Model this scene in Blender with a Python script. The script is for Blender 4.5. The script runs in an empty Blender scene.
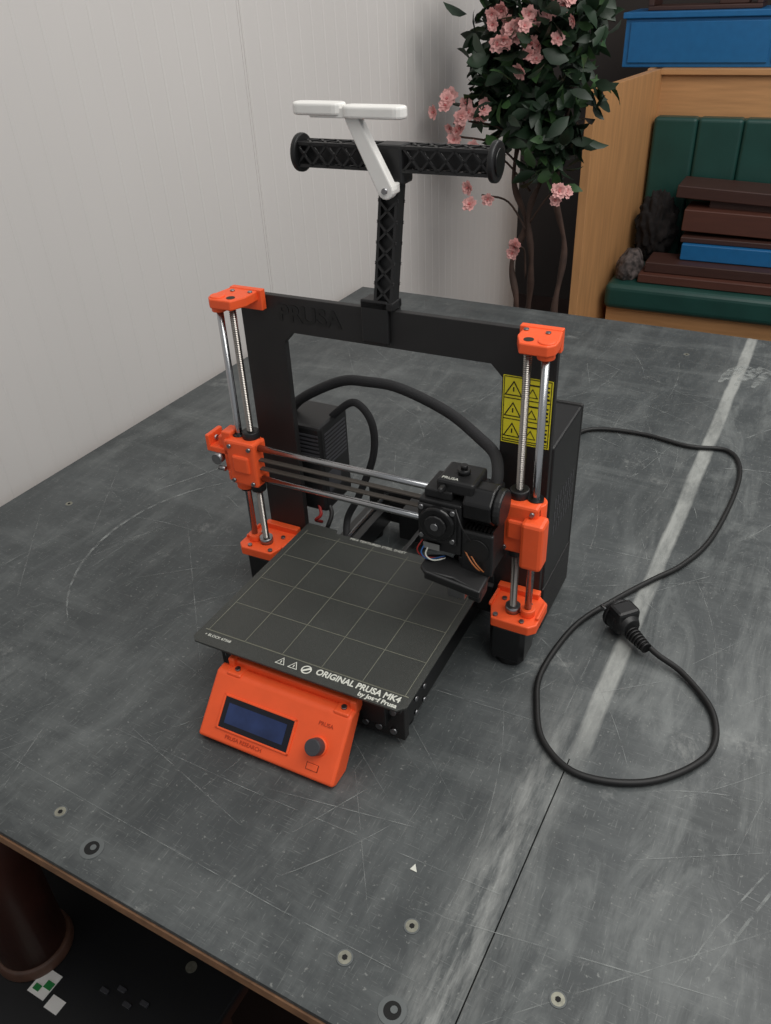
import bpy, bmesh, random
import numpy as np
from math import *
from mathutils import Vector, Matrix
random.seed(7)
scene=bpy.context.scene
COL=bpy.context.collection
scene.view_settings.view_transform='Standard'

# ------------------------------------------------------------ materials
def lin(c):
    return tuple(((v/255)/12.92 if v/255<=.04045 else ((v/255+.055)/1.055)**2.4) for v in c)+(1,)
def mat(name,rgb,rough=.5,metal=0,var=.12,scale=40,bump=0,bscale=300,spec=None,coat=0,emit=0):
    m=bpy.data.materials.new(name); m.use_nodes=True; nt=m.node_tree; N=nt.nodes; L=nt.links
    b=N['Principled BSDF']; c=lin(rgb)
    tc=N.new('ShaderNodeTexCoord'); no=N.new('ShaderNodeTexNoise'); no.inputs['Scale'].default_value=scale; no.inputs['Detail'].default_value=4
    L.new(tc.outputs['Object'],no.inputs['Vector'])
    r=N.new('ShaderNodeValToRGB'); r.color_ramp.elements[0].position=.3; r.color_ramp.elements[1].position=.7
    r.color_ramp.elements[0].color=tuple(x*(1-var) for x in c[:3])+(1,); r.color_ramp.elements[1].color=tuple(min(1,x*(1+var)) for x in c[:3])+(1,)
    L.new(no.outputs['Fac'],r.inputs['Fac']); L.new(r.outputs['Color'],b.inputs['Base Color'])
    b.inputs['Roughness'].default_value=rough; b.inputs['Metallic'].default_value=metal
    if spec is not None: b.inputs['Specular IOR Level'].default_value=spec
    if coat: b.inputs['Coat Weight'].default_value=coat
    if bump:
        n2=N.new('ShaderNodeTexNoise'); n2.inputs['Scale'].default_value=bscale; L.new(tc.outputs['Object'],n2.inputs['Vector'])
        bp=N.new('ShaderNodeBump'); bp.inputs['Strength'].default_value=bump; bp.inputs['Distance'].default_value=.001
        L.new(n2.outputs['Fac'],bp.inputs['Height']); L.new(bp.outputs['Normal'],b.inputs['Normal'])
    if emit:
        b.inputs['Emission Color'].default_value=c; b.inputs['Emission Strength'].default_value=emit
    return m
M_or=mat('orange_petg',(246,94,46),.45,var=.05,bump=.15,bscale=900)
M_blk=mat('black_plastic',(24,24,25),.45,bump=.1,bscale=700)
M_frame=mat('black_powdercoat',(30,29,29),.5,bump=.25,bscale=1500)
M_blk2=mat('black_satin',(18,18,19),.3)
M_rub=mat('black_rubber',(18,18,18),.55)
M_sleeve=mat('cable_sleeve',(34,34,36),.75,bump=.8,bscale=900)
M_steel=mat('polished_steel',(175,176,178),.24,1,var=.03)
M_screw=mat('leadscrew_steel',(155,150,145),.3,1,var=.08)
M_bolt=mat('bolt_steel',(150,150,152),.35,1)
M_yel=mat('warning_yellow',(240,226,50),.5,var=.04)
M_ink=mat('label_ink',(32,30,18),.6)
M_print=mat('pale_print',(215,216,206),.6,var=.05)
M_white=mat('white_pla',(232,230,226),.45,var=.03,bump=.1,bscale=900)
M_lcd=mat('lcd_glass',(32,46,82),.10,var=.35,scale=40,emit=.2)
M_lcdb=mat('lcd_bezel',(18,20,30),.12)
M_dot=mat('grey_knob',(60,60,64),.45)
M_red=mat('red_wire',(150,30,25),.5); M_blue=mat('blue_wire',(40,90,150),.5); M_wy=mat('orange_wire',(160,95,50),.5)

# ------------------------------------------------------------ helpers
def empty(name,loc=(0,0,0),rotz=0):
    e=bpy.data.objects.new(name,None); e.location=loc; e.rotation_euler=(0,0,rotz); e.empty_display_size=.05; COL.objects.link(e); return e
def obj(name,bm,m,parent=None,smooth=False,bevel=0,seg=2,autos=None):
    me=bpy.data.meshes.new(name); bmesh.ops.recalc_face_normals(bm,faces=bm.faces); bm.to_mesh(me); bm.free()
    if smooth:
        for p in me.polygons: p.use_smooth=True
    o=bpy.data.objects.new(name,me); COL.objects.link(o)
    if m is not None:
        for mm in (m if isinstance(m,(list,tuple)) else [m]): me.materials.append(mm)
    if parent: o.parent=parent
    if bevel:
        b=o.modifiers.new('b','BEVEL'); b.width=bevel; b.segments=seg; b.limit_method='ANGLE'; b.angle_limit=radians(35)
    return o
def addbox(bm,a,b,mi=0,M=None):
    x0,y0,z0=a;x1,y1,z1=b
    vs=[Vector(p) for p in [(x0,y0,z0),(x1,y0,z0),(x1,y1,z0),(x0,y1,z0),(x0,y0,z1),(x1,y0,z1),(x1,y1,z1),(x0,y1,z1)]]
    if M is not None: vs=[M@v for v in vs]
    v=[bm.verts.new(p) for p in vs]
    for f in [(0,3,2,1),(4,5,6,7),(0,1,5,4),(1,2,6,5),(2,3,7,6),(3,0,4,7)]:
        fa=bm.faces.new([v[i] for i in f]); fa.material_index=mi
def box(name,a,b,m,parent=None,bevel=.001,M=None,seg=2):
    bm=bmesh.new(); addbox(bm,a,b,0,M); return obj(name,bm,m,parent,bevel=bevel,seg=seg)
def boxes(name,L,m,parent=None,bevel=.001):
    bm=bmesh.new()
    for t in L: addbox(bm,t[0],t[1],t[2] if len(t)>2 else 0, t[3] if len(t)>3 else None)
    return obj(name,bm,m,parent,bevel=bevel)
def addcyl(bm,p1,p2,r,r2=None,n=24,mi=0,cap=True):
    p1=Vector(p1);p2=Vector(p2); r2=r if r2 is None else r2
    d=(p2-p1).normalized(); a=d.orthogonal().normalized(); b=d.cross(a)
    A=[];B=[]
    for i in range(n):
        t=2*pi*i/n; q=a*cos(t)+b*sin(t)
        A.append(bm.verts.new(p1+q*r)); B.append(bm.verts.new(p2+q*r2))
    for i in range(n):
        f=bm.faces.new([A[i],A[(i+1)%n],B[(i+1)%n],B[i]]); f.smooth=True; f.material_index=mi
    if cap:
        f=bm.faces.new(A[::-1]); f.material_index=mi; f=bm.faces.new(B); f.material_index=mi
def cyl(name,p1,p2,r,m,parent=None,r2=None,n=28,bevel=0):
    bm=bmesh.new(); addcyl(bm,p1,p2,r,r2,n); return obj(name,bm,m,parent,bevel=bevel)
def cyls(name,L,m,parent=None,n=20,bevel=0):
    bm=bmesh.new()
    for t in L: addcyl(bm,t[0],t[1],t[2],n=n)
    return obj(name,bm,m,parent,bevel=bevel)
def catmull(P,k=10):
    P=[Vector(p) for p in P]; Q=[P[0]*2-P[1]]+P+[P[-1]*2-P[-2]]; out=[]
    for i in range(1,len(Q)-2):
        for j in range(k):
            t=j/k; a,b,c,d=Q[i-1],Q[i],Q[i+1],Q[i+2]
            out.append(.5*((2*b)+(c-a)*t+(2*a-5*b+4*c-d)*t*t+(3*b-a-3*c+d)*t**3))
    out.append(P[-1]); return out
def addtube(bm,P,r,n=12,k=10,mi=0,rf=None,smooth=True):
    C=catmull(P,k) if k>1 else [Vector(p) for p in P]
    rings=[]; a=None
    for i,c in enumerate(C):
        d=(C[min(i+1,len(C)-1)]-C[max(i-1,0)]).normalized()
        a=d.orthogonal().normalized() if a is None else (a-d*a.dot(d)).normalized()
        b=d.cross(a); rr=r if rf is None else rf(i/(len(C)-1))
        rings.append([bm.verts.new(c+(a*cos(2*pi*j/n)+b*sin(2*pi*j/n))*rr) for j in range(n)])
    for i in range(len(rings)-1):
        for j in range(n):
            f=bm.faces.new([rings[i][j],rings[i][(j+1)%n],rings[i+1][(j+1)%n],rings[i+1][j]]); f.smooth=True; f.material_index=mi
    f=bm.faces.new(rings[0][::-1]); f.material_index=mi; f=bm.faces.new(rings[-1]); f.material_index=mi
def tube(name,P,r,m,parent=None,n=12,k=10,rf=None):
    bm=bmesh.new(); addtube(bm,P,r,n,k,0,rf); return obj(name,bm,m,parent)
def prism(name,prof,axis,a,b,m,parent=None,bevel=.001,seg=2,mi=0):
    bm=bmesh.new(); A=[];B=[]
    for (u,v) in prof:
        f=lambda t:{'x':(t,u,v),'y':(u,t,v),'z':(u,v,t)}[axis]
        A.append(bm.verts.new(f(a))); B.append(bm.verts.new(f(b)))
    bm.faces.new(A); bm.faces.new(B[::-1]); n=len(prof)
    for i in range(n): bm.faces.new([A[i],B[i],B[(i+1)%n],A[(i+1)%n]])
    return obj(name,bm,m,parent,bevel=bevel,seg=seg)
def text(name,s,size,M,m,parent,ext=.0002,align='LEFT',bold=0,sx=1):
    cu=bpy.data.curves.new(name,'FONT'); cu.body=s; cu.size=size; cu.extrude=ext; cu.align_x=align; cu.offset=bold
    o=bpy.data.objects.new(name,cu); COL.objects.link(o); o.matrix_world=M@Matrix.Diagonal((sx,1,1,1)); cu.materials.append(m)
    o.parent=parent; return o
def frameM(o,x,y):
    x=Vector(x).normalized(); y=Vector(y).normalized(); z=x.cross(y)
    return Matrix(((x.x,y.x,z.x,o[0]),(x.y,y.y,z.y,o[1]),(x.z,y.z,z.z,o[2]),(0,0,0,1)))

# ============================================================ TABLE
TH=-.027
table=empty('work_table',(0,0,0),TH)
XL,XR,XS,YB,YF=-.676,1.2,.278,1.094,-.478
mt=bpy.data.materials.new('worn_grey_tabletop'); mt.use_nodes=True; nt=mt.node_tree; N=nt.nodes; L=nt.links; b=N['Principled BSDF']
tc=N.new('ShaderNodeTexCoord')
def noise(scale,vec,det=6,rough=.6,dist=0):
    n=N.new('ShaderNodeTexNoise'); n.inputs['Scale'].default_value=scale; n.inputs['Detail'].default_value=det; n.inputs['Roughness'].default_value=rough; n.inputs['Distortion'].default_value=dist; L.new(vec,n.inputs['Vector']); return n.outputs['Fac']
def ramp(fac,stops):
    r=N.new('ShaderNodeValToRGB'); cr=r.color_ramp
    while len(cr.elements)<len(stops): cr.elements.new(.5)
    for e,(p,c) in zip(cr.elements,stops): e.position=p; e.color=(c,c,c,1) if not isinstance(c,tuple) else c
    L.new(fac,r.inputs['Fac']); return r.outputs['Color']
def mth(op,a,b_=None):
    n=N.new('ShaderNodeMath'); n.operation=op
    for i,v in enumerate((a,b_)):
        if v is None: continue
        if isinstance(v,(int,float)): n.inputs[i].default_value=v
        else: L.new(v,n.inputs[i])
    return n.outputs[0]
def mixc(f,a,b_):
    n=N.new('ShaderNodeMix'); n.data_type='RGBA'
    for idx,v in ((0,f),(6,a),(7,b_)):
        if isinstance(v,tuple): n.inputs[idx].default_value=v
        elif isinstance(v,(int,float)): n.inputs[idx].default_value=v
        else: L.new(v,n.inputs[idx])
    return n.outputs[2]
O=tc.outputs['Object']
def mapped(sx,sy,rz=0):
    m=N.new('ShaderNodeMapping'); m.inputs['Scale'].default_value=(sx,sy,1); m.inputs['Rotation'].default_value=(0,0,rz); L.new(O,m.inputs['Vector']); return m.outputs[0]
sep=N.new('ShaderNodeSeparateXYZ'); L.new(O,sep.inputs[0])
X_,Y_=sep.outputs[0],sep.outputs[1]
base=mixc(ramp(noise(4,O),[(.35,0),(.7,1)]),lin((58,62,63)),lin((76,80,81)))
base=mixc(mth('MULTIPLY',ramp(noise(4,mapped(1,4,.5),9,.68,.4),[(.50,0),(.76,1)]),.42),base,lin((122,126,125)))
base=mixc(mth('MULTIPLY',ramp(noise(4,mapped(4,1,.35),9,.68,.5),[(.52,0),(.76,1)]),.38),base,lin((126,130,129)))
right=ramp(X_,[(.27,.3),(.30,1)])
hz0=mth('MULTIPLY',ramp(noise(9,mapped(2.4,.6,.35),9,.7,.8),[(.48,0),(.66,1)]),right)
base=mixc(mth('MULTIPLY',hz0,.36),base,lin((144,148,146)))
base=mixc(mth('MULTIPLY',ramp(noise(45,mapped(1,17,-.7),2),[(.62,0),(.74,1)]),.30),base,lin((154,157,154)))
base=mixc(mth('MULTIPLY',ramp(noise(45,mapped(15,1,.35),2),[(.62,0),(.74,1)]),.30),base,lin((154,157,154)))
base=mixc(mth('MULTIPLY',ramp(noise(220,O,2),[(.65,0),(.73,1)]),.4),base,lin((156,158,154)))
# small chalky worn patches
base=mixc(mth('MULTIPLY',ramp(noise(7,O,10,.78,.3),[(.60,0),(.68,1)]),.40),base,lin((156,158,155)))
wob=mth('MULTIPLY',mth('SUBTRACT',noise(14,mapped(1,.5),4),.5),.010)
ysh=mth('ADD',Y_,.5)
dx=mth('ABSOLUTE',mth('SUBTRACT',mth('ADD',X_,wob),XS+.0065))
band=mth('MULTIPLY',ramp(dx,[(0.0,1),(.0080,.95),(.0110,0)]),ramp(ysh,[(.31,0),(.42,1)]))
band=mth('MULTIPLY',band,ramp(noise(26,mapped(1,.3),8,.7),[(.34,.35),(.56,1)]))
base=mixc(mth('MULTIPLY',band,.85),base,lin((168,170,166)))
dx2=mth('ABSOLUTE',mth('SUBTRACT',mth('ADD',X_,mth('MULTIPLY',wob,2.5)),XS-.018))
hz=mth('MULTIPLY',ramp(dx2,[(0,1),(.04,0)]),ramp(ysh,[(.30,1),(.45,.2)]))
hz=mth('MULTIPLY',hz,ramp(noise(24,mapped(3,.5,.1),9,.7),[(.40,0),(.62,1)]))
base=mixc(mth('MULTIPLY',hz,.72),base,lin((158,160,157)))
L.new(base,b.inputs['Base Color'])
L.new(ramp(noise(9,O),[(.3,.38),(.7,.55)]),b.inputs['Roughness'])
bp=N.new('ShaderNodeBump'); bp.inputs['Strength'].default_value=.08; bp.inputs['Distance'].default_value=.001; L.new(noise(120,O,5),bp.inputs['Height']); L.new(bp.outputs[0],b.inputs['Normal'])
M_ply=mat('plywood_edge',(136,100,72),.6,var=.3,scale=60)
M_core2=mat('core_dark',(34,32,31),.8)
M_ap=mat('dark_wood_apron',(58,34,26),.5,var=.3,scale=20)
g=.0006
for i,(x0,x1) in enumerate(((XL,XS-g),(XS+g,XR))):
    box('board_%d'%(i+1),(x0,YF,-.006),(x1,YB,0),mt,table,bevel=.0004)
box('joint_filler',(XS-.0018,-.15,-.004),(XS+.0018,YB,.0002),mt,table,bevel=.0001)
box('joint_backing',(XS-.02,YF+.002,-.0066),(XS+.02,YB,-.0061),M_core2,table,bevel=0)
box('ply_core',(XL+.001,YF-.0015,-.020),(XR,YB,-.0068),M_ply,table,bevel=.001)
boxes('apron',[((XL+.05,YF+.07,-.10),(XR-.05,YF+.09,-.0205)),((XL+.05,YB-.07,-.10),(XR-.05,YB-.05,-.0205)),((XL+.05,YF+.09,-.10),(XL+.07,YB-.07,-.0205)),((XR-.07,YF+.09,-.10),(XR-.05,YB-.07,-.0205))],M_ap,table)
for i,(x,y) in enumerate(((XL+.09,YF+.12),(XR-.09,YF+.12),(XL+.09,YB-.1),(XR-.09,YB-.1))):
    box('leg_%d'%(i+1),(x-.03,y-.03,-.75),(x+.03,y+.03,-.10),M_ap,table,bevel=.003)
ms=bpy.data.materials.new('scratch_chalk'); ms.use_nodes=True
n_=ms.node_tree.nodes; l_=ms.node_tree.links; bb=n_['Principled BSDF']; bb.inputs['Base Color'].default_value=lin((166,170,168)); bb.inputs['Roughness'].default_value=.7
t_=n_.new('ShaderNodeTexCoord'); q_=n_.new('ShaderNodeTexNoise'); q_.inputs['Scale'].default_value=60; q_.inputs['Detail'].default_value=6; l_.new(t_.outputs['Object'],q_.inputs['Vector'])
rr_=n_.new('ShaderNodeValToRGB'); rr_.color_ramp.elements[0].position=.36; rr_.color_ramp.elements[0].color=(0,0,0,1); rr_.color_ramp.elements[1].position=.70; rr_.color_ramp.elements[1].color=(.6,.6,.6,1)
l_.new(q_.outputs['Fac'],rr_.inputs['Fac']); l_.new(rr_.outputs['Color'],bb.inputs['Alpha'])
bm=bmesh.new()
def strip(P,w,z=.0003):
    if any(p[0]<XL+.01 or p[0]>XR-.01 or p[1]<YF+.01 or p[1]>YB-.01 for p in P): return
    vs=[]
    for i,p in enumerate(P):
        a=Vector(P[max(i-1,0)]);c=Vector(P[min(i+1,len(P)-1)]); d=(c-a).normalized(); nn=Vector((-d.y,d.x))
        ww=w*(.15+.85*sin(pi*(i+.3)/len(P)))
        vs.append((bm.verts.new((p[0]+nn.x*ww,p[1]+nn.y*ww,z)),bm.verts.new((p[0]-nn.x*ww,p[1]-nn.y*ww,z))))
    for i in range(len(vs)-1): bm.faces.new([vs[i][0],vs[i+1][0],vs[i+1][1],vs[i][1]])
def arc(cx,cy,r,a0,a1,w,k=16,sq=1,z=.0003): strip([(cx+r*cos(a0+(a1-a0)*i/k),cy+sq*r*sin(a0+(a1-a0)*i/k)) for i in range(k+1)],w,z)
for i in range(520):
    x=random.uniform(XL+.05,.85); y=random.uniform(YF+.03,YB-.05); ln=random.uniform(.05,.35); a=random.choice([random.gauss(1.0,.3),random.gauss(-.4,.4),random.uniform(0,pi)])
    if random.random()<.6: arc(x,y,random.uniform(.15,.6),a,a+ln*1.6,random.uniform(.0002,.0006),z=.0003+i*1e-6)
    else: strip([(x+cos(a)*ln*t,y+sin(a)*ln*t) for t in (0,.25,.5,.75,1)],random.uniform(.0002,.0006),z=.0003+i*1e-6)
strip([(-.48,.07),(-.43,.17),(-.38,.27),(-.36,.36)],.0018,.0009)
strip([(-.17,-.33),(0,-.33),(.15,-.325),(.27,-.32)],.0004,.0009)
strip([(-.28,-.41),(-.1,-.415),(.1,-.42),(.26,-.42)],.0004,.0009)
arc(-.22,-.03,.24,pi*.72,pi*1.3,.0022,z=.0009)
strip([(.44,-.32),(.46,-.26),(.49,-.18),(.54,-.08)],.0014,.0009); strip([(.42,-.33),(.44,-.27),(.47,-.20),(.52,-.10)],.0009,.00092)
strip([(.33,.62),(.37,.68),(.42,.72),(.48,.74)],.0012,.0009); strip([(.30,.50),(.34,.52),(.40,.53)],.001,.0009)
for k in range(7): strip([(.258+.010*k,.84+.02*(k%3)),(.264+.010*k,.875+.02*(k%3)),(.272+.010*k,.91+.015*(k%3)),(.282+.01*k,.93)],.009,.0010+k*1e-5)
obj('scratches',bm,ms,table)
c_,s_=cos(-TH),sin(-TH)
def T(x,y): return (x*c_-y*s_, x*s_+y*c_)
bm=bmesh.new()
M_scr=mat('zinc_screw',(150,149,136),.45,.7,var=.2,scale=200); M_hole=mat('hole_dark',(12,12,12),.8)
for (x,y,r) in [(-.161,-.431,.0062),(.164,-.434,.0064),(.203,-.386,.0062),(.332,-.390,.0062),(-.58,.0,.006),(.60,.30,.006),(-.5,.9,.006),(.2,.95,.006),(.5,.95,.006)]:
    x,y=T(x,y); addcyl(bm,(x,y,.0001),(x,y,.0006),r*1.15,r*1.1,28,2); addcyl(bm,(x,y,.0006),(x,y,.0008),r*.9,n=28,mi=0); addcyl(bm,(x,y,.0008),(x,y,.0010),r*.4,n=6,mi=1)
for (x,y) in [(-.103,-.448),(.218,-.454)]:
    x,y=T(x,y); addcyl(bm,(x,y,.0001),(x,y,.0006),.0115,n=32,mi=2); addcyl(bm,(x,y,.0006),(x,y,.0008),.0072,n=28,mi=1); addcyl(bm,(x+.001,y+.001,.0008),(x+.001,y+.001,.0012),.003,n=12,mi=2)
x,y=T(.182,-.336); v=[bm.verts.new((x-.0032,y-.003,.0007)),bm.verts.new((x+.0040,y-.0032,.0007)),bm.verts.new((x-.001,y+.0038,.0007))]; bm.faces.new(v).material_index=3
obj('screw_heads',bm,[M_scr,M_hole,mat('worn_ring',(94,98,98),.5),M_print],table)

# ============================================================ PRINTER
pr=empty('desktop_3d_printer')
WR,YR=.1853,-.0385
bm=bmesh.new()
prof=[(-.186,.022),(-.186,.388),(.186,.388),(.186,.022),(.1305,.022),(.1305,.334),(.118,.347),(-.118,.347),(-.1305,.334),(-.1305,.022)]
A=[bm.verts.new((u,0,v)) for u,v in prof]; B=[bm.verts.new((u,.008,v)) for u,v in prof]
for V in (A,B):
    bm.faces.new([V[i] for i in (0,1,8,9)]); bm.faces.new([V[i] for i in (1,2,5,6,7,8)]); bm.faces.new([V[i] for i in (2,3,4,5)])
for i in range(10): bm.faces.new([A[i],A[(i+1)%10],B[(i+1)%10],B[i]])
obj('frame',bm,M_frame,pr,bevel=.0007)
box('frame_foot_bar',(-.13,0,.022),(.13,.008,.062),M_frame,pr)
text('frame_lettering','PRUSA',.026,frameM((-.135,-.0003,.361),(1,0,0),(0,0,1)),mat('deboss',(12,12,12),.3),pr,.0003,bold=.0008,sx=1.05)
boxes('base_extrusions',[((sx*.095-.015,-.205,.012),(sx*.095+.015,.145,.042)) for sx in (-1,1)],M_blk2,pr)
boxes('end_plates',[((-.115,-.215,.010),(.115,-.205,.062)),((-.115,.145,.010),(.115,.153,.062))],M_frame,pr)
cyls('y_rods',[((x,-.213,.056),(x,.155,.056),.004) for x in (-.085,.085)],M_steel,pr)
cyls('plate_bolts',[((x,-.2185,z),(x,-.215,z),.0038) for x in (-.103,-.086,.07,.086,.103) for z in (.022,.05)]+[((.118,y,z),(.115,y,z),.003) for y in (-.19,-.17) for z in (.03,.05)],M_bolt,pr,n=12)
boxes('y_rod_holders',[((sx*.085-.014,-.226,.036),(sx*.085+.014,-.2152,.064)) for sx in (-1,1)],M_blk,pr)
cyls('feet',[((sx*.095,y,0.0005),(sx*.095,y,.012),.012) for sx in (-1,1) for y in (-.18,.12)],M_rub,pr)
boxes('y_motor',[((-.045,.10,.02),(-.003,.142,.062)),((-.01,-.2,.05),(-.004,.14,.052))],M_blk,pr)
YB0,ZB=-.240,.0845
boxes('y_carriage',[((-.10,-.19,.062),(.10,-.05,.067))],M_blk,pr)
boxes('heatbed',[((-.122,-.236,.074),(.122,-.004,.0815))],M_blk,pr,bevel=.001)
cyls('bed_spacers',[((x,y,.066),(x,y,.075),.004) for x in (-.1,0,.1) for y in (-.18,-.12,-.06)],M_bolt,pr,n=12)
pf=[(-.130,YB0+.004),(-.124,YB0-.002),(.120,YB0-.002),(.128,YB0+.006),(.128,YB0+.243),(.085,YB0+.243),(.082,YB0+.236),(-.082,YB0+.236),(-.085,YB0+.243),(-.128,YB0+.243)]
M_sheet=mat('textured_pei',(58,60,57),.36,var=.10,scale=12,bump=.6,bscale=1400)
prism('steel_sheet',pf,'z',.0822,ZB,M_sheet,pr,bevel=.0003)
bm=bmesh.new(); zt=ZB+.0001
def ln(x0,y0,x1,y1,w=.0003):
    if abs(x1-x0)>abs(y1-y0): addbox(bm,(x0,y0-w,zt),(x1,y0+w,zt+.00015))
    else: addbox(bm,(x0-w,y0,zt),(x0+w,y1,zt+.00015))
for i in range(6): ln(-.120+.048*i,-.221,-.120+.048*i,-.012)
for j in range(5): ln(-.120,-.221+.0505*j,.120,-.221+.0505*j)
ln(-.124,-.2215,.124,-.2215,.0006)
M_grid=mat('sheet_grid',(124,124,110),.6)
obj('bed_grid',bm,M_grid,pr)
text('sheet_title','ORIGINAL PRUSA MK4',.0110,frameM((.1185,-.2318,zt),(1,0,0),(0,1,0)),M_print,pr,.0001,'RIGHT',.0003,sx=.87)
text('sheet_byline','by Josef Prusa',.0076,frameM((.1185,-.2395,zt),(1,0,0),(0,1,0)),M_print,pr,.0001,'RIGHT',.0002)
text('sheet_mark','+ BLOCK 67368',.005,frameM((-.12,-.2300,zt),(1,0,0),(0,1,0)),M_print,pr,.0001)
text('sheet_back','MK4 TEXTURED STEEL SHEET',.006,frameM((-.06,-.009,zt),(1,0,0),(0,1,0)),M_print,pr,.0001)
bm=bmesh.new()
def tri(cx,cy,r,th,plane):
    o_=[plane(cx+r*cos(a),cy+r*sin(a)) for a in (pi/2,pi*7/6,pi*11/6)]; i_=[plane(cx+(r-th)*cos(a),cy+(r-th)*sin(a)) for a in (pi/2,pi*7/6,pi*11/6)]
    O_=[bm.verts.new(p) for p in o_]; I_=[bm.verts.new(p) for p in i_]
    for k in range(3): bm.faces.new([O_[k],O_[(k+1)%3],I_[(k+1)%3],I_[k]])
pl=lambda u,v:(u,v,zt+.0002)
tri(-.019,-.2315,.0068,.0016,pl); tri(-.0035,-.2315,.0068,.0016,pl)
for k in range(20):
    a0,a1=2*pi*k/20,2*pi*(k+1)/20; R0,R1=.0058,.0043; cx,cy=.0115,-.2305
    bm.faces.new([bm.verts.new(pl(cx+R*cos(a),cy+R*sin(a))) for R,a in ((R0,a0),(R0,a1),(R1,a1),(R1,a0))])
M3=Matrix.Translation((.0115,-.2305,0))@Matrix.Rotation(.7,4,'Z'); addbox(bm,(-.0045,-.0012,zt+.0001),(.0045,.0012,zt+.0003),0,M3); addbox(bm,(-.0195,-.233,zt),(-.0185,-.2295,zt+.0002)); addbox(bm,(-.004,-.233,zt),(-.003,-.2295,zt+.0002))
obj('sheet_icons',bm,M_print,pr)

# Z axes
cyls('z_smooth_rods',[((sx*WR,YR,.065),(sx*WR,YR,.386),.004) for sx in (-1,1)],M_steel,pr)
bm=bmesh.new()
for sx in (-1,1):
    x=sx*(WR-.0175); prev=None; n=14; K=300
    for i in range(K+1):
        z=.065+i*(.322/K); r=.0042 if i%2 else .0033
        ring=[bm.verts.new((x+r*cos(2*pi*j/n),YR+r*sin(2*pi*j/n),z+.0011*j/n)) for j in range(n)]
        if prev:
            for j in range(n): bm.faces.new([prev[j],prev[(j+1)%n],ring[(j+1)%n],ring[j]])
        prev=ring
obj('z_leadscrews',bm,M_screw,pr)
def ngon(prof,z0,z1,name,m,bevel=.0015): return prism(name,prof,'z',z0,z1,m,pr,bevel)
for sx,nm in ((-1,'left'),(1,'right')):
    f=lambda x,y:(sx*x,y)
    ngon([f(.154,-.001),f(.154,-.030),f(.162,-.049),f(.189,-.0495),f(.195,-.043),f(.195,-.030),f(.190,-.001)],.383,.394,'z_top_%s'%nm,M_or)
    boxes('z_top_lip_%s'%nm,[((min(sx*.149,sx*.191),-.009,.372),(max(sx*.149,sx*.191),-.0005,.395))],M_or,pr)
    cyls('z_top_sockets_%s'%nm,[((sx*WR,YR,.378),(sx*WR,YR,.3955),.0085)],M_or,pr,n=24,bevel=.001)
    cyls('z_top_bolts_%s'%nm,[((sx*.158,-.016,.394),(sx*.158,-.016,.3955),.0026),((sx*.180,-.018,.394),(sx*.180,-.018,.3955),.0026)],M_bolt,pr,n=12)
    cyls('z_top_hole_%s'%nm,[((sx*.1678,YR,.3935),(sx*.1678,YR,.3945),.0048)],M_ink,pr,n=20)
    ngon([f(.138,-.001),f(.138,-.030),f(.149,-.0595),f(.193,-.0605),f(.2005,-.053),f(.2005,-.012),f(.188,-.001)],.057,.0695,'z_mount_%s'%nm,M_or)
    boxes('z_mount_ribs_%s'%nm,[((sx*.164-.025,-.010,.0690),(sx*.164+.025,-.0005,.077)),((sx*.169-.030,-.040,.0690),(sx*.169-.0265,-.010,.073)),((sx*.169+.0275,-.045,.0690),(sx*.169+.031,-.014,.073))],M_or,pr)
    cyl('z_rod_socket_%s'%nm,(sx*WR,YR,.0695),(sx*WR,YR,.079),.0082,M_or,pr,bevel=.001)
    cyls('z_mount_bolts_%s'%nm,[((sx*.168+a,YR+b_,.0695),(sx*.168+a,YR+b_,.0720),.0028) for a,b_ in ((-.0155,-.0155),(.0155,-.0155),(-.0155,.0155),(.0155,.0155))],M_bolt,pr,n=12)
    prism('z_motor_%s'%nm,[(sx*.168+a,YR+b_) for a,b_ in ((-.021,-.016),(-.016,-.021),(.016,-.021),(.021,-.016),(.021,.016),(.016,.021),(-.016,.021),(-.021,.016))],'z',.012,.057,M_blk2,pr,bevel=.001)
    cyl('z_coupler_%s'%nm,(sx*.1678,YR,.0695),(sx*.1678,YR,.078),.0085,M_bolt,pr)
    cyl('z_foot_%s'%nm,(sx*.168,YR,0.0005),(sx*.168,YR,.012),.018,M_rub,pr,r2=.0175,bevel=.002)
ZX1,ZX2,YX=.1725,.2150,-.045
def xend(sx,nm):
    bm=bmesh.new()
    for (x,r,z0,z1) in ((WR,.0122,.152,.222),(WR-.0175,.0112,.162,.222)): addcyl(bm,(sx*x,YR,z0),(sx*x,YR,z1),r,n=28)
    obj('x_end_barrels_'+nm,bm,M_or,pr,bevel=.001)
    c=.174
    boxes('x_end_body_'+nm,[((sx*c-.020,-.057,.164),(sx*c+.020,-.036,.224)),((sx*c-.025,-.055,.165),(sx*c+.020,-.03,.180)),((sx*c-.025,-.055,.208),(sx*c+.02,-.03,.222)),((sx*c-.012,-.0600,.182),(sx*c+.012,-.05,.206))],M_or,pr,bevel=.003)
    cyls('x_end_nut_'+nm,[((sx*(WR-.0175),YR,.218),(sx*(WR-.0175),YR,.233),.0105),((sx*(WR-.0175),YR,.150),(sx*(WR-.0175),YR,.166),.0095)],M_blk,pr,bevel=.0015)
    cyls('x_end_bearing_'+nm,[((sx*WR,YR,.222),(sx*WR,YR,.226),.0085),((sx*WR,YR,.148),(sx*WR,YR,.152),.0085)],M_blk2,pr)
    cyls('x_end_bolts_'+nm,[((sx*c+a,-.0595,z),(sx*c+a,-.055,z),.0026) for a in (-.014,.014) for z in (.170,.217)],M_bolt,pr,n=12)
xend(-1,'left'); xend(1,'right')
box('x_tensioner_right',(.180,-.070,.155),(.204,-.046,.212),M_or,pr,bevel=.004)
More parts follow.
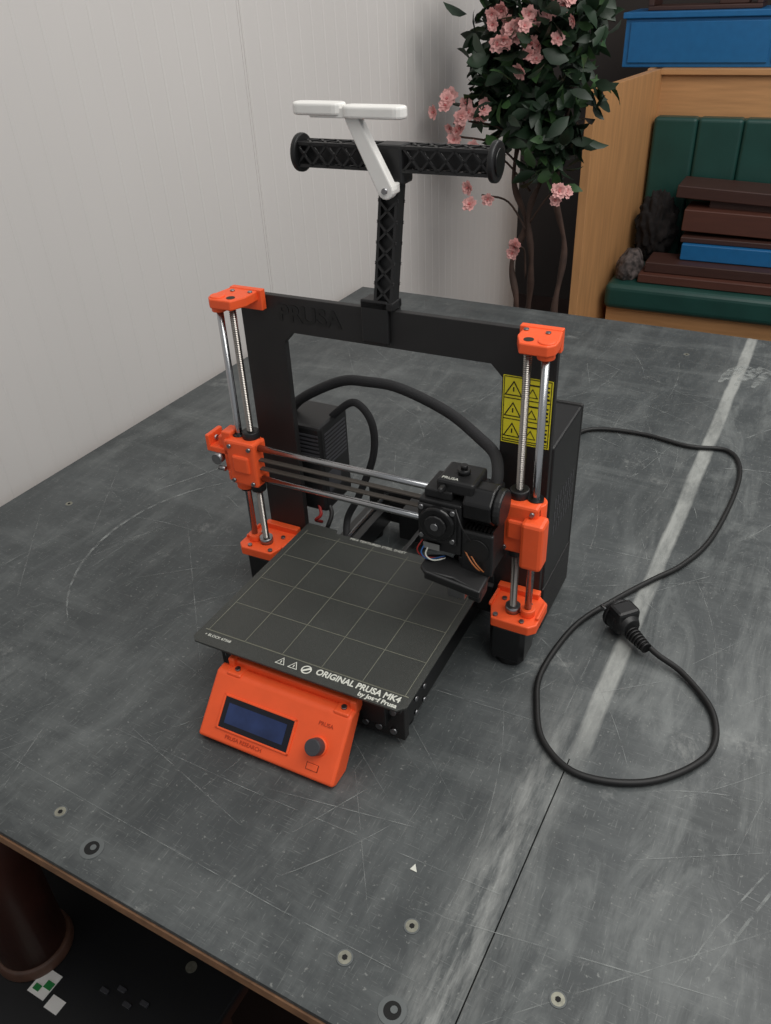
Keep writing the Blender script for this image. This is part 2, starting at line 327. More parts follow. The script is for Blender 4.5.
boxes('x_motor_mount_left',[((-.226,-.050,.198),(-.192,-.022,.206)),((-.230,-.050,.198),(-.224,-.022,.220)),((-.213,-.046,.206),(-.192,-.024,.220)),((-.204,-.05,.175),(-.190,-.03,.23))],M_or,pr,bevel=.0015)
cyls('x_idler_bolts',[((-.235,-.036,.211),(-.222,-.036,.211),.0035),((-.213,-.056,.192),(-.213,-.04,.192),.007),((-.21,-.056,.182),(-.2,-.056,.182),.003)],M_bolt,pr,n=14)
cyls('x_rods',[((-.19,YX,z),(.19,YX,z),.004) for z in (ZX1,ZX2)],M_steel,pr)
boxes('x_belt',[((-.18,YX-.004,.199),(.17,YX+.003,.2005)),((-.18,YX-.004,.187),(.17,YX+.003,.1885))],mat('belt_rubber',(72,66,60),.6),pr,bevel=0)

# tool head
ex=pr
boxes('carriage',[((.088,-.062,.160),(.150,-.030,.232)),((.094,-.030,.150),(.146,-.018,.225))],M_blk,ex,bevel=.003)
boxes('extruder_body',[((.084,-.105,.180),(.130,-.060,.240)),((.088,-.100,.240),(.118,-.062,.250)),((.084,-.108,.192),(.126,-.105,.236))],M_blk,ex,bevel=.003)
prism('gear_cover',[(.106+.0195*cos(a),.217+.0195*sin(a)) for a in np.linspace(0,2*pi,25)[:-1]],'y',-.113,-.105,M_blk2,ex,bevel=.002)
prism('gear_cover_ring',[(.106+.012*cos(a),.217+.012*sin(a)) for a in np.linspace(0,2*pi,13)[:-1]],'y',-.116,-.113,M_blk,ex,bevel=.001)
cyls('gear_cover_hub',[((.106,-.1175,.217),(.106,-.116,.217),.004)],M_bolt,ex,n=20)
cyls('extruder_bolts',[((x,-.1105,z),(x,-.107,z),.0026) for x,z in ((.0885,.233),(.1225,.233),(.0885,.199),(.1225,.199))],M_bolt,ex,n=10)
boxes('idler_top',[((.100,-.098,.247),(.140,-.058,.262)),((.106,-.110,.252),(.112,-.098,.259))],M_blk,ex,bevel=.003)
cyls('filament_inlet',[((.122,-.078,.262),(.122,-.078,.268),.0065),((.122,-.078,.268),(.122,-.078,.272),.0035)],M_blk2,ex)
text('extruder_mark','PRUSA',.006,frameM((.104,-.094,.2622),(1,0,0),(0,1,0)),M_print,pr,.0001)
prism('extruder_motor',[(-.083+.022*cos(a),.236+.022*sin(a)) for a in np.linspace(pi/8,2*pi+pi/8,9)[:-1]],'x',.130,.160,M_blk2,ex,bevel=.002)
prism('motor_cap',[(-.083+.019*cos(a),.236+.019*sin(a)) for a in np.linspace(0,2*pi,25)[:-1]],'x',.160,.168,M_blk,ex,bevel=.002)
bm=bmesh.new()
for k in range(8): addbox(bm,(.131+.004*k,-.096,.176),(.133+.004*k,-.062,.212))
obj('heatsink_fins',bm,M_frame,ex)
boxes('fan_housing',[((.130,-.104,.162),(.164,-.098,.212)),((.125,-.10,.156),(.160,-.055,.176))],M_blk,ex,bevel=.002)
cyls('fan_rotor',[((.147,-.1055,.192),(.147,-.104,.192),.013)],M_rub,ex,n=24)
box('extruder_sticker',(.090,-.1088,.1825),(.108,-.1081,.190),mat('sticker_grey',(120,120,118),.6),pr,bevel=0)
bm=bmesh.new()
MM=Matrix.Translation((.128,-.108,.162))@Matrix.Rotation(radians(8),4,'Y')@Matrix.Rotation(radians(10),4,'X')
pts=[(-.037,-.012),(-.030,-.018),(.0,-.013),(.032,-.018),(.032,.014),(-.020,.014),(-.037,.006)]
A=[bm.verts.new(MM@Vector((u,v,-.003))) for u,v in pts]; B=[bm.verts.new(MM@Vector((u,v,.003))) for u,v in pts]
bm.faces.new(A); bm.faces.new(B[::-1])
for i in range(len(pts)): bm.faces.new([A[i],B[i],B[(i+1)%len(pts)],A[(i+1)%len(pts)]])
addbox(bm,(-.030,-.018,-.009),(.032,-.013,.003),0,MM)
addbox(bm,(.018,-.012,-.022),(.032,.008,-.001),0,MM)
obj('part_fan_duct',bm,M_blk,ex,bevel=.002)
cyls('hotend',[((.120,-.082,.118),(.120,-.082,.160),.007)],M_bolt,ex)
box('heater_block',(.110,-.092,.112),(.130,-.072,.124),M_bolt,ex)
cyl('nozzle',(.120,-.082,.104),(.120,-.082,.112),.0012,mat('brass',(190,150,70),.3,1),ex,r2=.004)
for i,(m_,P) in enumerate([(M_red,[(.088,-.105,.190),(.084,-.111,.180),(.091,-.110,.172),(.11,-.10,.168)]),(M_blue,[(.092,-.106,.188),(.089,-.112,.178),(.097,-.111,.171),(.11,-.098,.170)]),(M_print,[(.096,-.106,.187),(.094,-.112,.177),(.102,-.111,.171),(.112,-.098,.168)]),(M_wy,[(.140,-.104,.185),(.149,-.109,.178),(.155,-.105,.168),(.150,-.09,.160)]),(M_wy,[(.134,-.104,.188),(.145,-.111,.180),(.152,-.107,.170),(.148,-.09,.165)]),(M_blk,[(.126,-.11,.240),(.136,-.118,.226),(.143,-.112,.207)])]):
    tube('wire_%d'%(i+1),P,.0008,m_,ex,n=8)
tube('head_harness',[(.142,-.045,.225),(.141,-.032,.238),(.128,-.005,.246),(.101,.02,.248),(.048,.052,.256),(-.016,.06,.271),(-.060,.06,.272),(-.098,.06,.266),(-.150,.055,.238),(-.170,.05,.216),(-.170,.045,.20)],.0064,M_sleeve,pr,n=14)
tube('bed_harness',[(-.125,.06,.20),(-.107,.06,.222),(-.079,.06,.241),(-.057,.06,.218),(-.057,.06,.171),(-.082,.06,.105),(-.100,.055,.065),(-.085,.03,.045),(-.04,.0,.055)],.0048,M_sleeve,pr,n=14)
tube('small_loom',[(-.13,.03,.11),(-.115,.015,.095),(-.122,.012,.085),(-.125,.03,.07)],.0022,M_red,pr,n=10)
tube('small_loom_black',[(-.125,.035,.11),(-.105,.025,.095),(-.105,.012,.078),(-.115,.02,.065)],.003,M_rub,pr,n=10)
boxes('electronics_box',[((-.172,.020,.095),(-.108,.088,.218))],M_blk,pr,bevel=.004)
bm=bmesh.new()
for k in range(8): addbox(bm,(-.150,.0188,.166+.0055*k),(-.112,.0203,.1685+.0055*k))
for k in range(9): addbox(bm,(-.1083,.028,.160+.0055*k),(-.1070,.080,.1625+.0055*k))
obj('electronics_vents',bm,M_dot,pr)
box('electronics_label',(-.1079,.030,.120),(-.1073,.060,.150),M_dot,pr,bevel=0)
boxes('psu_body',[((.135,.0085,.012),(.188,.118,.260))],M_blk,pr,bevel=.0025)
boxes('psu_lid',[((.1345,.0085,.010),(.1892,.120,.0715)),((.135,.114,.03),(.1888,.120,.262))],M_frame,pr,bevel=.002)
bm=bmesh.new()
for k in range(8):
    for j in range(3): addbox(bm,(.1878,.030+.010*k,.135+.018*j),(.1883,.034+.010*k,.147+.018*j))
obj('psu_vents',bm,M_dot,pr)
box('warning_label',(.132,-.0006,.262),(.184,0,.338),M_yel,pr,bevel=0)
bm=bmesh.new(); pv=lambda u,v:(u,-.0009,v)
for j in range(3):
    zc=.325-.0235*j
    tri(.1435,zc-.003,.0112,.0024,pv)
    addbox(bm,(.1428,-.0009,zc-.004),(.1442,-.0008,zc+.001)); 
    tri(.1635,zc-.0045,.0070,.0018,pv)
    addbox(bm,(.1555,-.0009,zc+.0050),(.181,-.0008,zc+.0067))
    addbox(bm,(.1725,-.0009,zc+.0),(.181,-.0008,zc+.0025)); addbox(bm,(.1725,-.0009,zc-.004),(.1805,-.0008,zc-.002)); addbox(bm,(.1725,-.0009,zc-.0085),(.1815,-.0008,zc-.006))
    addbox(bm,(.133,-.0009,zc-.0120),(.183,-.0008,zc-.0110))
addbox(bm,(.133,-.0009,.2635),(.183,-.0008,.2645)); addbox(bm,(.133,-.0009,.3365),(.183,-.0008,.3374)); addbox(bm,(.1535,-.0009,.264),(.1544,-.0008,.337)); addbox(bm,(.133,-.0009,.264),(.1338,-.0008,.337)); addbox(bm,(.1822,-.0009,.264),(.183,-.0008,.337))
obj('label_print',bm,M_ink,pr)
# LCD
A_=Vector((0,-.297,.007)); B_=Vector((0,-.249,.060)); t=(B_-A_); Hh=t.length; t.normalize(); nrm=Vector((0,-t.z,t.y))
x0,x1=-.0935,.0735
pf=[(-.291,.001),(-.297,.007),(-.249,.060),(-.237,.061),(-.231,.052),(-.268,.001)]
prism('lcd_case',pf,'x',x0,x1,M_or,pr,bevel=.0032,seg=3)
def FM(u,s,off=0):
    o=A_+t*(s*Hh)+nrm*off; return frameM((x0+(x1-x0)*u,o.y,o.z),(1,0,0),t)
def fbox(name,u0,u1,s0,s1,h0,h1,m,bevel=.0008):
    return box(name,(0,0,h0),((x1-x0)*(u1-u0),Hh*(s1-s0),h1),m,pr,bevel=bevel,M=FM(u0,s0))
fbox('lcd_bezel',.13,.645,.22,.68,-.001,.0004,M_lcdb,0)
fbox('lcd_screen',.165,.60,.30,.60,.0004,.0007,M_lcd,0)
bm=bmesh.new()
W=(x1-x0)
for (a,b_) in (((.115,.19),(.13,.71)),((.645,.19),(.66,.71)),((.115,.68),(.66,.71)),((.115,.19),(.66,.22))): addbox(bm,(W*a[0],Hh*a[1],-.0005),(W*b_[0],Hh*b_[1],.0016),0,FM(0,0))
obj('lcd_window_rim',bm,M_or,pr,bevel=.0006)
M2=FM(.84,.47); kn=lambda r,a,b_,nm,m: obj(nm,(lambda bm:(addcyl(bm,M2@Vector((0,0,a)),M2@Vector((0,0,b_)),r,r*.93,28),bm)[1])(bmesh.new()),m,pr,bevel=.0008)
kn(.0105,0,.003,'knob_base',M_or); kn(.0092,.003,.015,'knob',M_dot)
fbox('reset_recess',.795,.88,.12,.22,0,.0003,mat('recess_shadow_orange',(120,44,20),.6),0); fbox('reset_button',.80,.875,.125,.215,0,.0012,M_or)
text('lcd_brand','PRUSA',.0058,FM(.80,.76,.0003),mat('orange_deboss',(178,60,26),.5),pr,.0002)
text('lcd_lettering','PRUSA RESEARCH',.0058,FM(.20,.09,.0003),bpy.data.materials['orange_deboss'],pr,.0002)
boxes('lcd_supports',[((-.080,-.250,.045),(-.062,-.214,.062)),((.052,-.250,.045),(.070,-.214,.062)),((-.080,-.236,.056),(.070,-.228,.068)),((-.084,-.240,.056),(-.076,-.226,.072)),((.066,-.240,.056),(.074,-.226,.072))],M_or,pr,bevel=.002)
cyls('lcd_screws',[((x,-.242,.062),(x,-.242,.0645),.003) for x in (-.070,.061)],M_bolt,pr,n=12)

# ============================================================ SPOOL HOLDER
sp=empty('spool_holder')
ZC,YC=.531,.032
boxes('clamp',[((-.026,-.006,.352),(.006,-.001,.399)),((-.026,-.006,.389),(.012,.016,.398)),((-.019,.0085,.352),(.012,.014,.398))],M_blk,sp,bevel=.0015)
P0=Vector((0,.003,.395)); P1=Vector((0,YC,ZC))
d=(P1-P0); Lp=d.length; d.normalize(); MM=frameM(P0,(1,0,0),d)
bm=bmesh.new(); w=.0105; dp=.008
addbox(bm,(-w,0,-dp),(-w+.003,Lp,dp),0,MM); addbox(bm,(w-.003,0,-dp),(w,Lp,dp),0,MM); addbox(bm,(-w+.003,0,-.0015),(w-.003,Lp,.0015),0,MM)
def xbar(bm,a,b_,c,e,th,z,MM):
    a=Vector(a);b_=Vector(b_); dd=(b_-a); l=dd.length; R=MM@Matrix.Translation((a.x,a.y,0))@Matrix.Rotation(atan2(dd.y,dd.x),4,'Z'); addbox(bm,(0,-th,z-e),(l,th,z+e),0,R)
K=7
for k in range(K):
    y0=Lp*k/K; y1=Lp*(k+1)/K
    for zz in (-dp+.001,dp-.001):
        xbar(bm,(-w,y0),(w,y1),0,.0012,.0012,zz,MM); xbar(bm,(w,y0),(-w,y1),0,.0012,.0012,zz,MM)
obj('post',bm,M_blk,sp)
for sx,nm in ((-1,'left'),(1,'right')):
    bm=bmesh.new(); R0=.0118
    MA=frameM((0,YC,ZC),(sx,0,0),(0,0,1))
    for q in range(4):
        MQ=MA@Matrix.Rotation(q*pi/2,4,'X')
        addbox(bm,(.0,R0-.003,R0-.003),(.104,R0,R0),0,MQ)
        K=5
        for k in range(K):
            a=.016+.088*k/K; b_=.016+.088*(k+1)/K
            xbar(bm,(a,-R0+.002),(b_,R0-.002),0,.001,.0011,R0-.001,MQ); xbar(bm,(a,R0-.002),(b_,-R0+.002),0,.001,.0011,R0-.001,MQ)
    addbox(bm,(.0,-R0+.003,-.001),(.104,R0-.003,.001),0,MA)
    obj('arm_'+nm,bm,M_blk,sp)
    cyl('end_disc_'+nm,(sx*.102,YC,ZC),(sx*.108,YC,ZC),.0185,M_blk,sp,bevel=.0015)
    cyl('end_boss_'+nm,(sx*.108,YC,ZC),(sx*.1095,YC,ZC),.012,M_blk2,sp)
box('hub',(-.015,YC-.0125,ZC-.024),(.015,YC+.0125,ZC+.0125),M_blk,sp,bevel=.003)
# white printed guide bolted on the hub (part of the same holder assembly)
def slab(name,p,q,w0,w1,th,parent,m):
    p=Vector(p);q=Vector(q); dd=(q-p); l=dd.length; dd.normalize(); zz=Vector((0,1,0)); yy=zz.cross(dd)
    pts=[]
    for a in np.linspace(pi/2,3*pi/2,9): pts.append((w0*cos(a),w0*sin(a)))
    for a in np.linspace(-pi/2,pi/2,9): pts.append((l+w1*cos(a),w1*sin(a)))
    bm=bmesh.new(); A=[bm.verts.new(p+dd*u+yy*v+zz*(-th)) for u,v in pts]; B=[bm.verts.new(p+dd*u+yy*v+zz*th) for u,v in pts]
    bm.faces.new(A);bm.faces.new(B[::-1])
    for i in range(len(pts)): bm.faces.new([A[i],B[i],B[(i+1)%len(pts)],A[(i+1)%len(pts)]])
    return obj(name,bm,m,parent,bevel=.0015)
slab('white_guide_arm',(.005,.006,.506),(-.027,.004,.569),.0085,.0068,.0055,sp,M_white)
def bar(xa,xb,w):
    pts=[]
    for a in np.linspace(pi/2,3*pi/2,9): pts.append((xa+w*cos(a)+w,w*sin(a)))
    for a in np.linspace(-pi/2,pi/2,9): pts.append((xb-w+w*cos(a),w*sin(a)))
    return pts
for nm,xa,xb,zo in (('white_guide_crossbar_left',-.090,-.034,.002),('white_guide_crossbar_right',-.036,.029,0)):
    prism(nm,[(u,v+.002) for u,v in bar(xa,xb,.0095)],'z',.569+zo,.580+zo,M_white,sp,bevel=.0025,seg=3)
box('white_guide_core',(-.070,-.0045,.569),(.004,.0085,.578),M_white,sp,bevel=.001)
cyls('guide_bolt',[((.005,-.002,.506),(.005,.020,.506),.0028)],M_bolt,sp)
box('white_guide_foot',(-.002,.006,.5015),(.012,.020,.511),M_white,sp,bevel=.0015)

# ============================================================ POWER CABLE
pc=empty('power_cable')
z=.0045
tube('cord',[(.165,.1205,.03),(.164,.15,.022),(.158,.20,z),(.118,.36,z),(.090,.49,z),(.110,.548,z),(.191,.563,z),(.27,.549,z),(.330,.558,z),(.356,.51,z),(.359,.42,z),(.345,.291,z),(.320,.215,z),(.290,.166,z),(.255,.105,z),(.224,.038,z),(.211,-.051,z),(.222,-.105,z),(.245,-.152,z),(.290,-.176,z),(.354,-.155,z),(.400,-.097,z),(.396,-.039,z),(.358,.006,.006),(.325,.022,.010),(.308,.032,.014)],.0035,M_rub,pc,n=12,k=10)
D=Vector((-.050,.046,0)).normalized(); S0=Vector((.312,.022,.0145))
bm=bmesh.new()
for k in range(7): addcyl(bm,S0+D*(.0045*k),S0+D*(.0045*k+.0032),.0066+.0004*k,n=16)
addcyl(bm,S0,S0+D*.034,.0054,n=16)
obj('strain_relief',bm,M_rub,pc)
bm=bmesh.new(); C0=S0+D*.030+Vector((0,0,.0065))
addcyl(bm,C0,C0+D*.014,.011,.018,28); addcyl(bm,C0+D*.014,C0+D*.028,.018,.0180,28); addcyl(bm,C0+D*.028,C0+D*.033,.0195,.0195,28)
obj('plug_body',bm,M_blk,pc,bevel=.001)
side=Vector((-D.y,D.x,0))
bm=bmesh.new()
for s in (-1,1): addcyl(bm,C0+D*.033+side*.0095*s,C0+D*.050+side*.0095*s,.0024,n=14)
obj('plug_pins',bm,M_steel,pc)
bm=bmesh.new(); addbox(bm,(-.012,-.015,-.012),(.012,.015,.0190),0,Matrix.Translation(C0+D*.018)@Matrix.Rotation(atan2(D.y,D.x),4,'Z'))
obj('plug_grip',bm,M_blk,pc,bevel=.004)

# ============================================================ ROOM
M_wall=mat('white_panel',(207,203,200),.5,var=.03,scale=2)
wl=empty('wall_left',(0,0,0),TH)
XW=-.694
bm=bmesh.new(); prev=None; y=-2.6
ys=[]
while y<2.27:
    ys+= [(y,0),(y+.021,0),(y+.0225,-.0006),(y+.0255,-.0006),(y+.027,0)]; y+=.048
ys+= [(y,0)]
for (yy,dx_) in ys:
    a=bm.verts.new((XW+dx_,yy,-.75)); c=bm.verts.new((XW+dx_,yy,1.85))
    if prev: bm.faces.new([prev[0],a,c,prev[1]])
    prev=(a,c)
yend=ys[-1][0]
obj('wall_panel_sheet',bm,M_wall,wl)
box('wall_core',(XW-.08,-2.6,-.75),(XW-.004,yend,1.85),M_wall,wl,bevel=0)
boxes('wall_joint_strip',[((XW-.002,.722,-.75),(XW+.0012,.7255,1.85)),((XW-.002,.7295,-.75),(XW+.0012,.733,1.85))],M_wall,wl,bevel=.0005)
floor_=box('floor',(-2.6,-2.6,-.80),(3.2,3.6,-.75),mat('floor_dark',(50,36,32),.5,var=.25,scale=6),None,bevel=0)
wback=box('wall_back',(-2.6,3.3,-.75),(3.2,3.4,1.85),mat('dark_backwall',(44,36,32),.7,var=.3,scale=3),None,bevel=0)

M_shelf=mat('shelf_black',(26,27,29),.45,var=.25,scale=8)
box('shelf_top',(-.66,-.90,-.462),(-.078,-.325,-.45),M_shelf,table,bevel=.001)
box('shelf_core',(-.659,-.899,-.482),(-.079,-.326,-.4621),M_ap,table,bevel=.001)
boxes('shelf_legs',[((x-.02,y-.02,-.75),(x+.02,y+.02,-.482)) for x in (-.62,-.12) for y in (-.85,-.37)],M_ap,table)
cyls('shelf_screws',[((x,y,-.45),(x,y,-.449),.008) for x,y in ((-.155,-.348),(-.19,-.46))],M_scr,table)
M_post=mat('rusty_brown',(64,34,26),.4,var=.35,scale=14)
cyl('post_column',(-.375,-.425,-.445),(-.375,-.425,-.021),.046,M_post,table,n=36)
cyl('post_base_ring',(-.375,-.425,-.4498),(-.375,-.425,-.432),.054,mat('ring_brown',(84,58,46),.45,var=.25),table,r2=.050,n=36,bevel=.003)
boxes('loose_papers',[((-.335,-.475,-.4495),(-.305,-.440,-.4485)),((-.298,-.480,-.4495),(-.275,-.462,-.4488))],M_white,table,bevel=0)
boxes('green_stickers',[((-.318,-.462,-.4484),(-.306,-.452,-.447)),((-.330,-.470,-.4484),(-.320,-.462,-.447))],mat('green_print',(30,120,60),.5),table,bevel=0)
boxes('small_parts',[((-.245+.02*i,-.43+.012*(i%2),-.4498),(-.233+.02*i,-.424+.012*(i%2),-.446)) for i in range(4)],M_dot,table,bevel=.0005)

# ============================================================ BOOTH
bo=empty('booth_bench')
def wood(name,rgb,sc=(1,1,12)):
    m=mat(name,rgb,.5); nt=m.node_tree; no=[n for n in nt.nodes if n.type=='TEX_NOISE'][0]; mp=nt.nodes.new('ShaderNodeMapping'); mp.inputs['Scale'].default_value=sc
    tc=[n for n in nt.nodes if n.type=='TEX_COORD'][0]; nt.links.new(tc.outputs['Object'],mp.inputs[0]); nt.links.new(mp.outputs[0],no.inputs['Vector']); no.inputs['Scale'].default_value=9; return m
M_oak=wood('oak_veneer',(190,140,92),(6,6,.6)); M_oak2=wood('oak_veneer_h',(186,138,92),(.6,6,8)); M_wal=wood('walnut',(60,36,30),(.7,6,6))
M_teal=mat('teal_leatherette',(26,66,60),.42,var=.12,scale=10,bump=.2,bscale=400)
ZT=.352
prism('side_panel',[(-.352,2.10),(-.322,2.10),(-.245,2.78),(-.275,2.78)],'z',-.75,ZT,M_oak,bo,bevel=.002)
box('back_board',(-.27,2.76,-.75),(1.4,2.80,ZT-.021),M_oak2,bo,bevel=.002)
box('top_shelf',(-.30,2.74,ZT-.020),(1.4,3.05,ZT),M_oak2,bo,bevel=.002)
box('seat_base',(-.265,2.32,-.75),(1.35,2.75,-.405),M_oak2,bo,bevel=.002)
box('seat_cushion',(-.272,2.285,-.402),(1.35,2.75,-.308),M_teal,bo,bevel=.022,seg=4)
box('back_pad',(-.24,2.71,-.306),(1.35,2.757,.195),M_teal,bo,bevel=.012,seg=4)
for k in range(10):
    xa=-.243+.158*k
    box('back_channel_%d'%(k+1),(xa,2.680,-.306),(xa+.1575,2.745,.200),M_teal,bo,bevel=.014,seg=5)
bb_=empty('blue_cabinet')
M_bl=mat('blue_paint',(24,96,148),.4,var=.06)
boxes('carcass',[((-.405,2.78,ZT+.0005),(1.0,3.03,.510))],M_bl,bb_,bevel=.003)
boxes('top_lid',[((-.415,2.765,.510),(1.01,3.04,.530))],M_bl,bb_,bevel=.003)
boxes('drawer_fronts',[((-.385+.50*k,2.772,.368),(-.385+.50*k+.485,2.782,.498)) for k in range(3)],M_bl,bb_,bevel=.002)
tr=empty('wooden_tray'); boxes('tray',[((-.34,2.82,.5305),(.05,2.98,.545)),((-.34,2.82,.545),(-.32,2.98,.585)),((.03,2.82,.545),(.05,2.98,.585)),((-.1,2.86,.545),(0,2.93,.605))],M_wal,tr,bevel=.003)
pk=empty('plank_stack')
def plank(nm,a,b_,m,ry=0,rx=0):
    c=(Vector(a)+Vector(b_))/2; h=(Vector(b_)-Vector(a))/2
    M=Matrix.Translation(c)@Matrix.Rotation(ry,4,'Y')@Matrix.Rotation(rx,4,'X'); bm=bmesh.new(); addbox(bm,-h,h,0,M); obj(nm,bm,m,pk,bevel=.003)
M_wal2=wood('walnut_red',(80,46,36),(.7,6,6))
plank('plank_1',(-.165,2.33,-.306),(.60,2.47,-.275),M_wal2); plank('plank_2',(-.150,2.36,-.274),(.62,2.50,-.238),M_wal)
plank('blue_board',(-.04,2.42,-.236),(.62,2.58,-.180),M_bl)
plank('plank_3',(-.05,2.44,-.179),(.60,2.60,-.160),M_wal); plank('plank_4',(-.055,2.46,-.150),(.6,2.60,-.075),M_wal2,.02)
plank('spacer_block',(.02,2.52,-.095),(.55,2.66,-.045),M_wal,.02)
plank('plank_5',(-.095,2.49,-.050),(.6,2.66,-.008),M_wal,.04)
from mathutils import noise as mn
def blob(name,c,r,m,seed,amp=.3,sub=4,zmin=-.3075,fr=2.2):
    bm=bmesh.new(); bmesh.ops.create_icosphere(bm,subdivisions=sub,radius=1)
    for v in bm.verts:
        n=mn.fractal(v.co*fr+Vector((seed,0,0)),1.0,2.0,4); v.co*=1+amp*n
        v.co=Vector((c[0]+v.co.x*r[0],c[1]+v.co.y*r[1],c[2]+v.co.z*r[2])); v.co.z=max(v.co.z,zmin)
    return obj(name,bm,m,None,smooth=True)
blob('black_fleece_bag',(-.168,2.60,-.17),(.072,.055,.125),mat('fleece_black',(24,20,20),.95,bump=1,bscale=200,var=.5,scale=30),3,.24,5,fr=4)
blob('crumpled_cloth',(-.213,2.42,-.285),(.048,.085,.072),mat('cloth_grey',(74,66,64),.9,var=.95,scale=45),12,.14,5,fr=2.0)

# ============================================================ PLANT
pt=empty('artificial_blossom_tree')
M_leaf=mat('leaf_green',(26,46,28),.5,var=.5,scale=6); M_leaf2=mat('leaf_green_light',(52,80,44),.5,var=.4,scale=6)
M_pink=mat('blossom_pink',(222,168,164),.7,var=.2,scale=30); M_bark=mat('bark',(66,48,40),.8,var=.4,scale=20,bump=1,bscale=60); M_core=mat('blossom_core',(196,110,110),.7)
PY=1.6
bm=bmesh.new()
trunks=[[(-.42,PY,-.72),(-.39,PY,-.3),(-.375,PY-.03,-.16),(-.405,PY,-.05),(-.375,PY+.02,.06),(-.41,PY,.18),(-.40,PY,.35),(-.44,PY,.6)],
        [(-.40,PY+.02,-.72),(-.36,PY+.03,-.25),(-.345,PY,-.05),(-.36,PY,.1),(-.32,PY,.25),(-.35,PY,.6)],
        [(-.34,PY,-.72),(-.27,PY,-.3),(-.265,PY,-.16),(-.255,PY+.02,.0),(-.285,PY,.15),(-.27,PY,.35),(-.25,PY,.65)]]
for k,tp in enumerate(trunks): addtube(bm,tp,.012,8,8,0,rf=lambda s,k=k:.011*(1-.45*s)+.002*sin(s*40+k))
flow=[(-.431,.585),(-.352,.578),(-.254,.59),(-.399,.523),(-.326,.523),(-.567,.388),(-.510,.344),(-.478,.381),(-.522,.274),(-.467,.158),(-.358,.026),(-.232,.182),(-.545,.306),(-.41,.55),(-.30,.60),(-.345,.50),(-.30,.66),(-.40,.68)]
for x,z in flow: addtube(bm,[(-.36,PY,z-.12),((x-.36)/2,PY-.03,z-.03),(x,PY-.10,z)],.003,5,5,0)
obj('trunks',bm,M_bark,pt)
clus=[(-.46,.477,.09),(-.351,.429,.10),(-.256,.523,.09),(-.293,.356,.08),(-.395,.331,.08),(-.220,.415,.055),(-.46,.568,.08),(-.215,.568,.06),(-.325,.281,.07),(-.255,.306,.05),(-.295,.217,.05),(-.40,.65,.12),(-.28,.66,.11),(-.34,.56,.1),(-.44,.40,.06),(-.50,.40,.05)]
bm=bmesh.new()
for (cx,cz,r) in clus:
    for k in range(int(62*(r/.08)**1.6)):
        th=random.uniform(0,2*pi); ph=acos(random.uniform(-1,1)); rr=r*random.uniform(.3,1.12)
        c=Vector((cx+rr*sin(ph)*cos(th),PY-.02+1.4*rr*sin(ph)*sin(th),cz+rr*cos(ph)))
        if c.x<-.58: continue
        d=Vector((random.gauss(0,1),random.gauss(0,1)-.3,random.gauss(-.3,.7))).normalized(); s=d.cross(Vector((random.gauss(0,1),random.gauss(0,1),random.gauss(0,1)))).normalized(); n=d.cross(s)
        l=random.uniform(.045,.078); w=l*random.uniform(.2,.27); mi=1 if random.random()<.22 else 0
        R=[]
        for tt,ww,hh in ((.0,.05,0),(.25,.8,.02),(.55,1,.03),(.82,.55,.0),(1,.02,-.06)):
            m0=c+d*l*tt+n*l*hh; R.append((bm.verts.new(m0+s*w*ww+n*w*.25*ww),bm.verts.new(m0),bm.verts.new(m0-s*w*ww+n*w*.25*ww)))
        for i in range(4):
            for j in (0,1):
                fa=bm.faces.new([R[i][j],R[i+1][j],R[i+1][j+1],R[i][j+1]]); fa.material_index=mi; fa.smooth=True
obj('leaves',bm,[M_leaf,M_leaf2],pt)
bm=bmesh.new()
for (x,z) in flow:
    for k in range(random.randint(3,5)):
        c=Vector((x+random.gauss(0,.014),PY-.12+random.gauss(0,.02),z+random.gauss(0,.014)))
        ax=Vector((random.gauss(.2,.5),-1,random.gauss(.2,.5))).normalized(); u=ax.orthogonal().normalized(); v=ax.cross(u); R=random.uniform(.016,.023)
        for lay in range(3):
            for p in range(5):
                a=2*pi*p/5+lay*.6; dd=u*cos(a)+v*sin(a); ss=ax.cross(dd); Rl=R*(1-.25*lay); up=ax*(.25+.35*lay)*Rl
                vs=[bm.verts.new(c),bm.verts.new(c+dd*Rl*.6+ss*Rl*.42+up*.6),bm.verts.new(c+dd*Rl*1.02+ss*Rl*.2+up),bm.verts.new(c+dd*Rl*.93+up),bm.verts.new(c+dd*Rl*1.02-ss*Rl*.2+up),bm.verts.new(c+dd*Rl*.6-ss*Rl*.42+up*.6)]
                bm.faces.new(vs)
        addcyl(bm,c,c+ax*R*.4,R*.14,n=6,mi=1)
obj('blossoms',bm,[M_pink,M_core],pt)
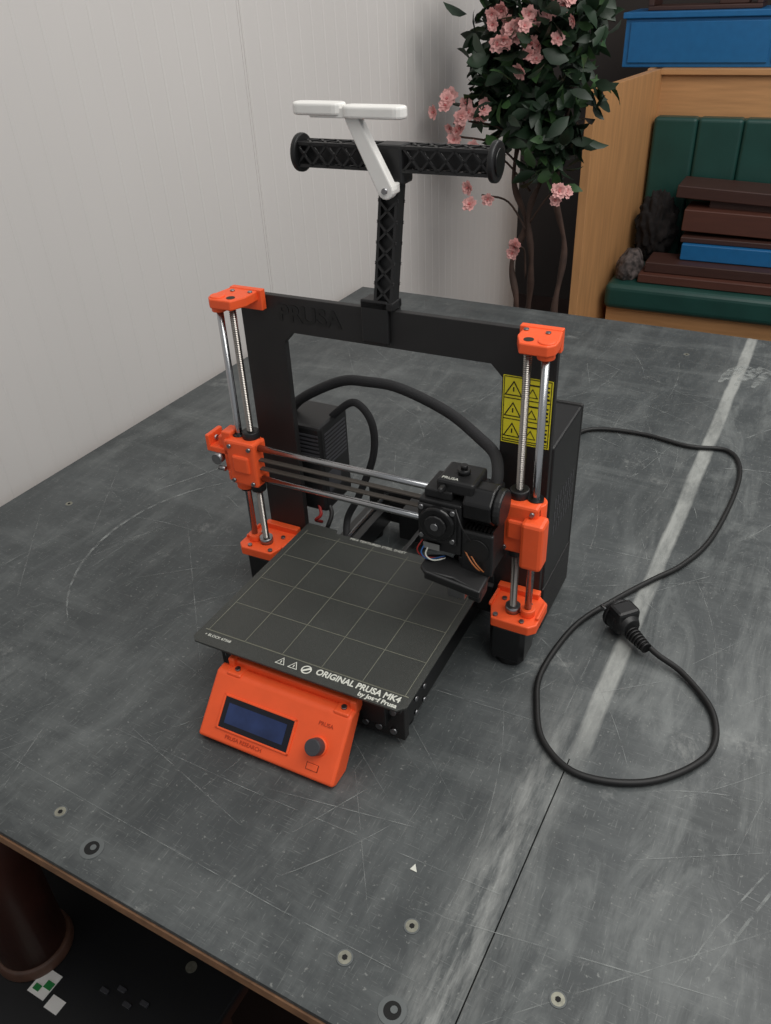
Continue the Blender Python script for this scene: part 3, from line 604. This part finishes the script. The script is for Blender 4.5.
cyl('planter',(-.36,PY,-.75),(-.36,PY,-.50),.12,mat('planter_black',(30,28,27),.6),pt,r2=.15,n=32,bevel=.005)
# ============================================================ LIGHTS / WORLD
def area(name,loc,tgt,size,power,col=(1,1,1),sy=None):
    l=bpy.data.lights.new(name,'AREA'); l.size=size; l.energy=power; l.color=col
    if sy: l.shape='RECTANGLE'; l.size_y=sy
    o=bpy.data.objects.new(name,l); COL.objects.link(o); o.location=loc; o.rotation_euler=(Vector(tgt)-Vector(loc)).to_track_quat('-Z','Y').to_euler(); return o
area('booth_fill_light',(.9,-.2,1.75),(.2,.2,0),1.6,25,(1,.98,.94),1.2)
area('booth_fill_light',(.9,1.5,1.8),(0,2.1,0),1.2,21,(1,.97,.93),.8)  # unseen fill light, added to brighten the booth and the back
w=bpy.data.worlds.new('world'); scene.world=w; w.use_nodes=True; w.node_tree.nodes['Background'].inputs[0].default_value=(.95,.97,.99,1); w.node_tree.nodes['Background'].inputs[1].default_value=.39

# ============================================================ CAMERA
cam=bpy.data.cameras.new('camera'); cam.sensor_fit='VERTICAL'; cam.sensor_height=24; cam.lens=24*810.98/1024; cam.clip_start=.01
co=bpy.data.objects.new('camera',cam); COL.objects.link(co); scene.camera=co
yaw,pitch,roll=-.4948,.5838,-.04916
f=Vector((sin(yaw)*cos(pitch),cos(yaw)*cos(pitch),-sin(pitch))); r=f.cross(Vector((0,0,1))).normalized(); u=r.cross(f)
r2=r*cos(roll)+u*sin(roll); u2=-r*sin(roll)+u*cos(roll)
co.matrix_world=Matrix(((r2.x,u2.x,-f.x,.38015),(r2.y,u2.y,-f.y,-.72525),(r2.z,u2.z,-f.z,.67796),(0,0,0,1)))
bpy.context.view_layer.update()
# put the floor at z=0 and square the room (wall and table) to the world axes
G=Matrix.Rotation(-TH,4,'Z')@Matrix.Translation((0,0,.75))
for o in list(COL.objects):
    if o.parent is None:
        if o in (floor_,wback): o.matrix_world=Matrix.Translation((0,0,.75))@o.matrix_world
        else: o.matrix_world=G@o.matrix_world
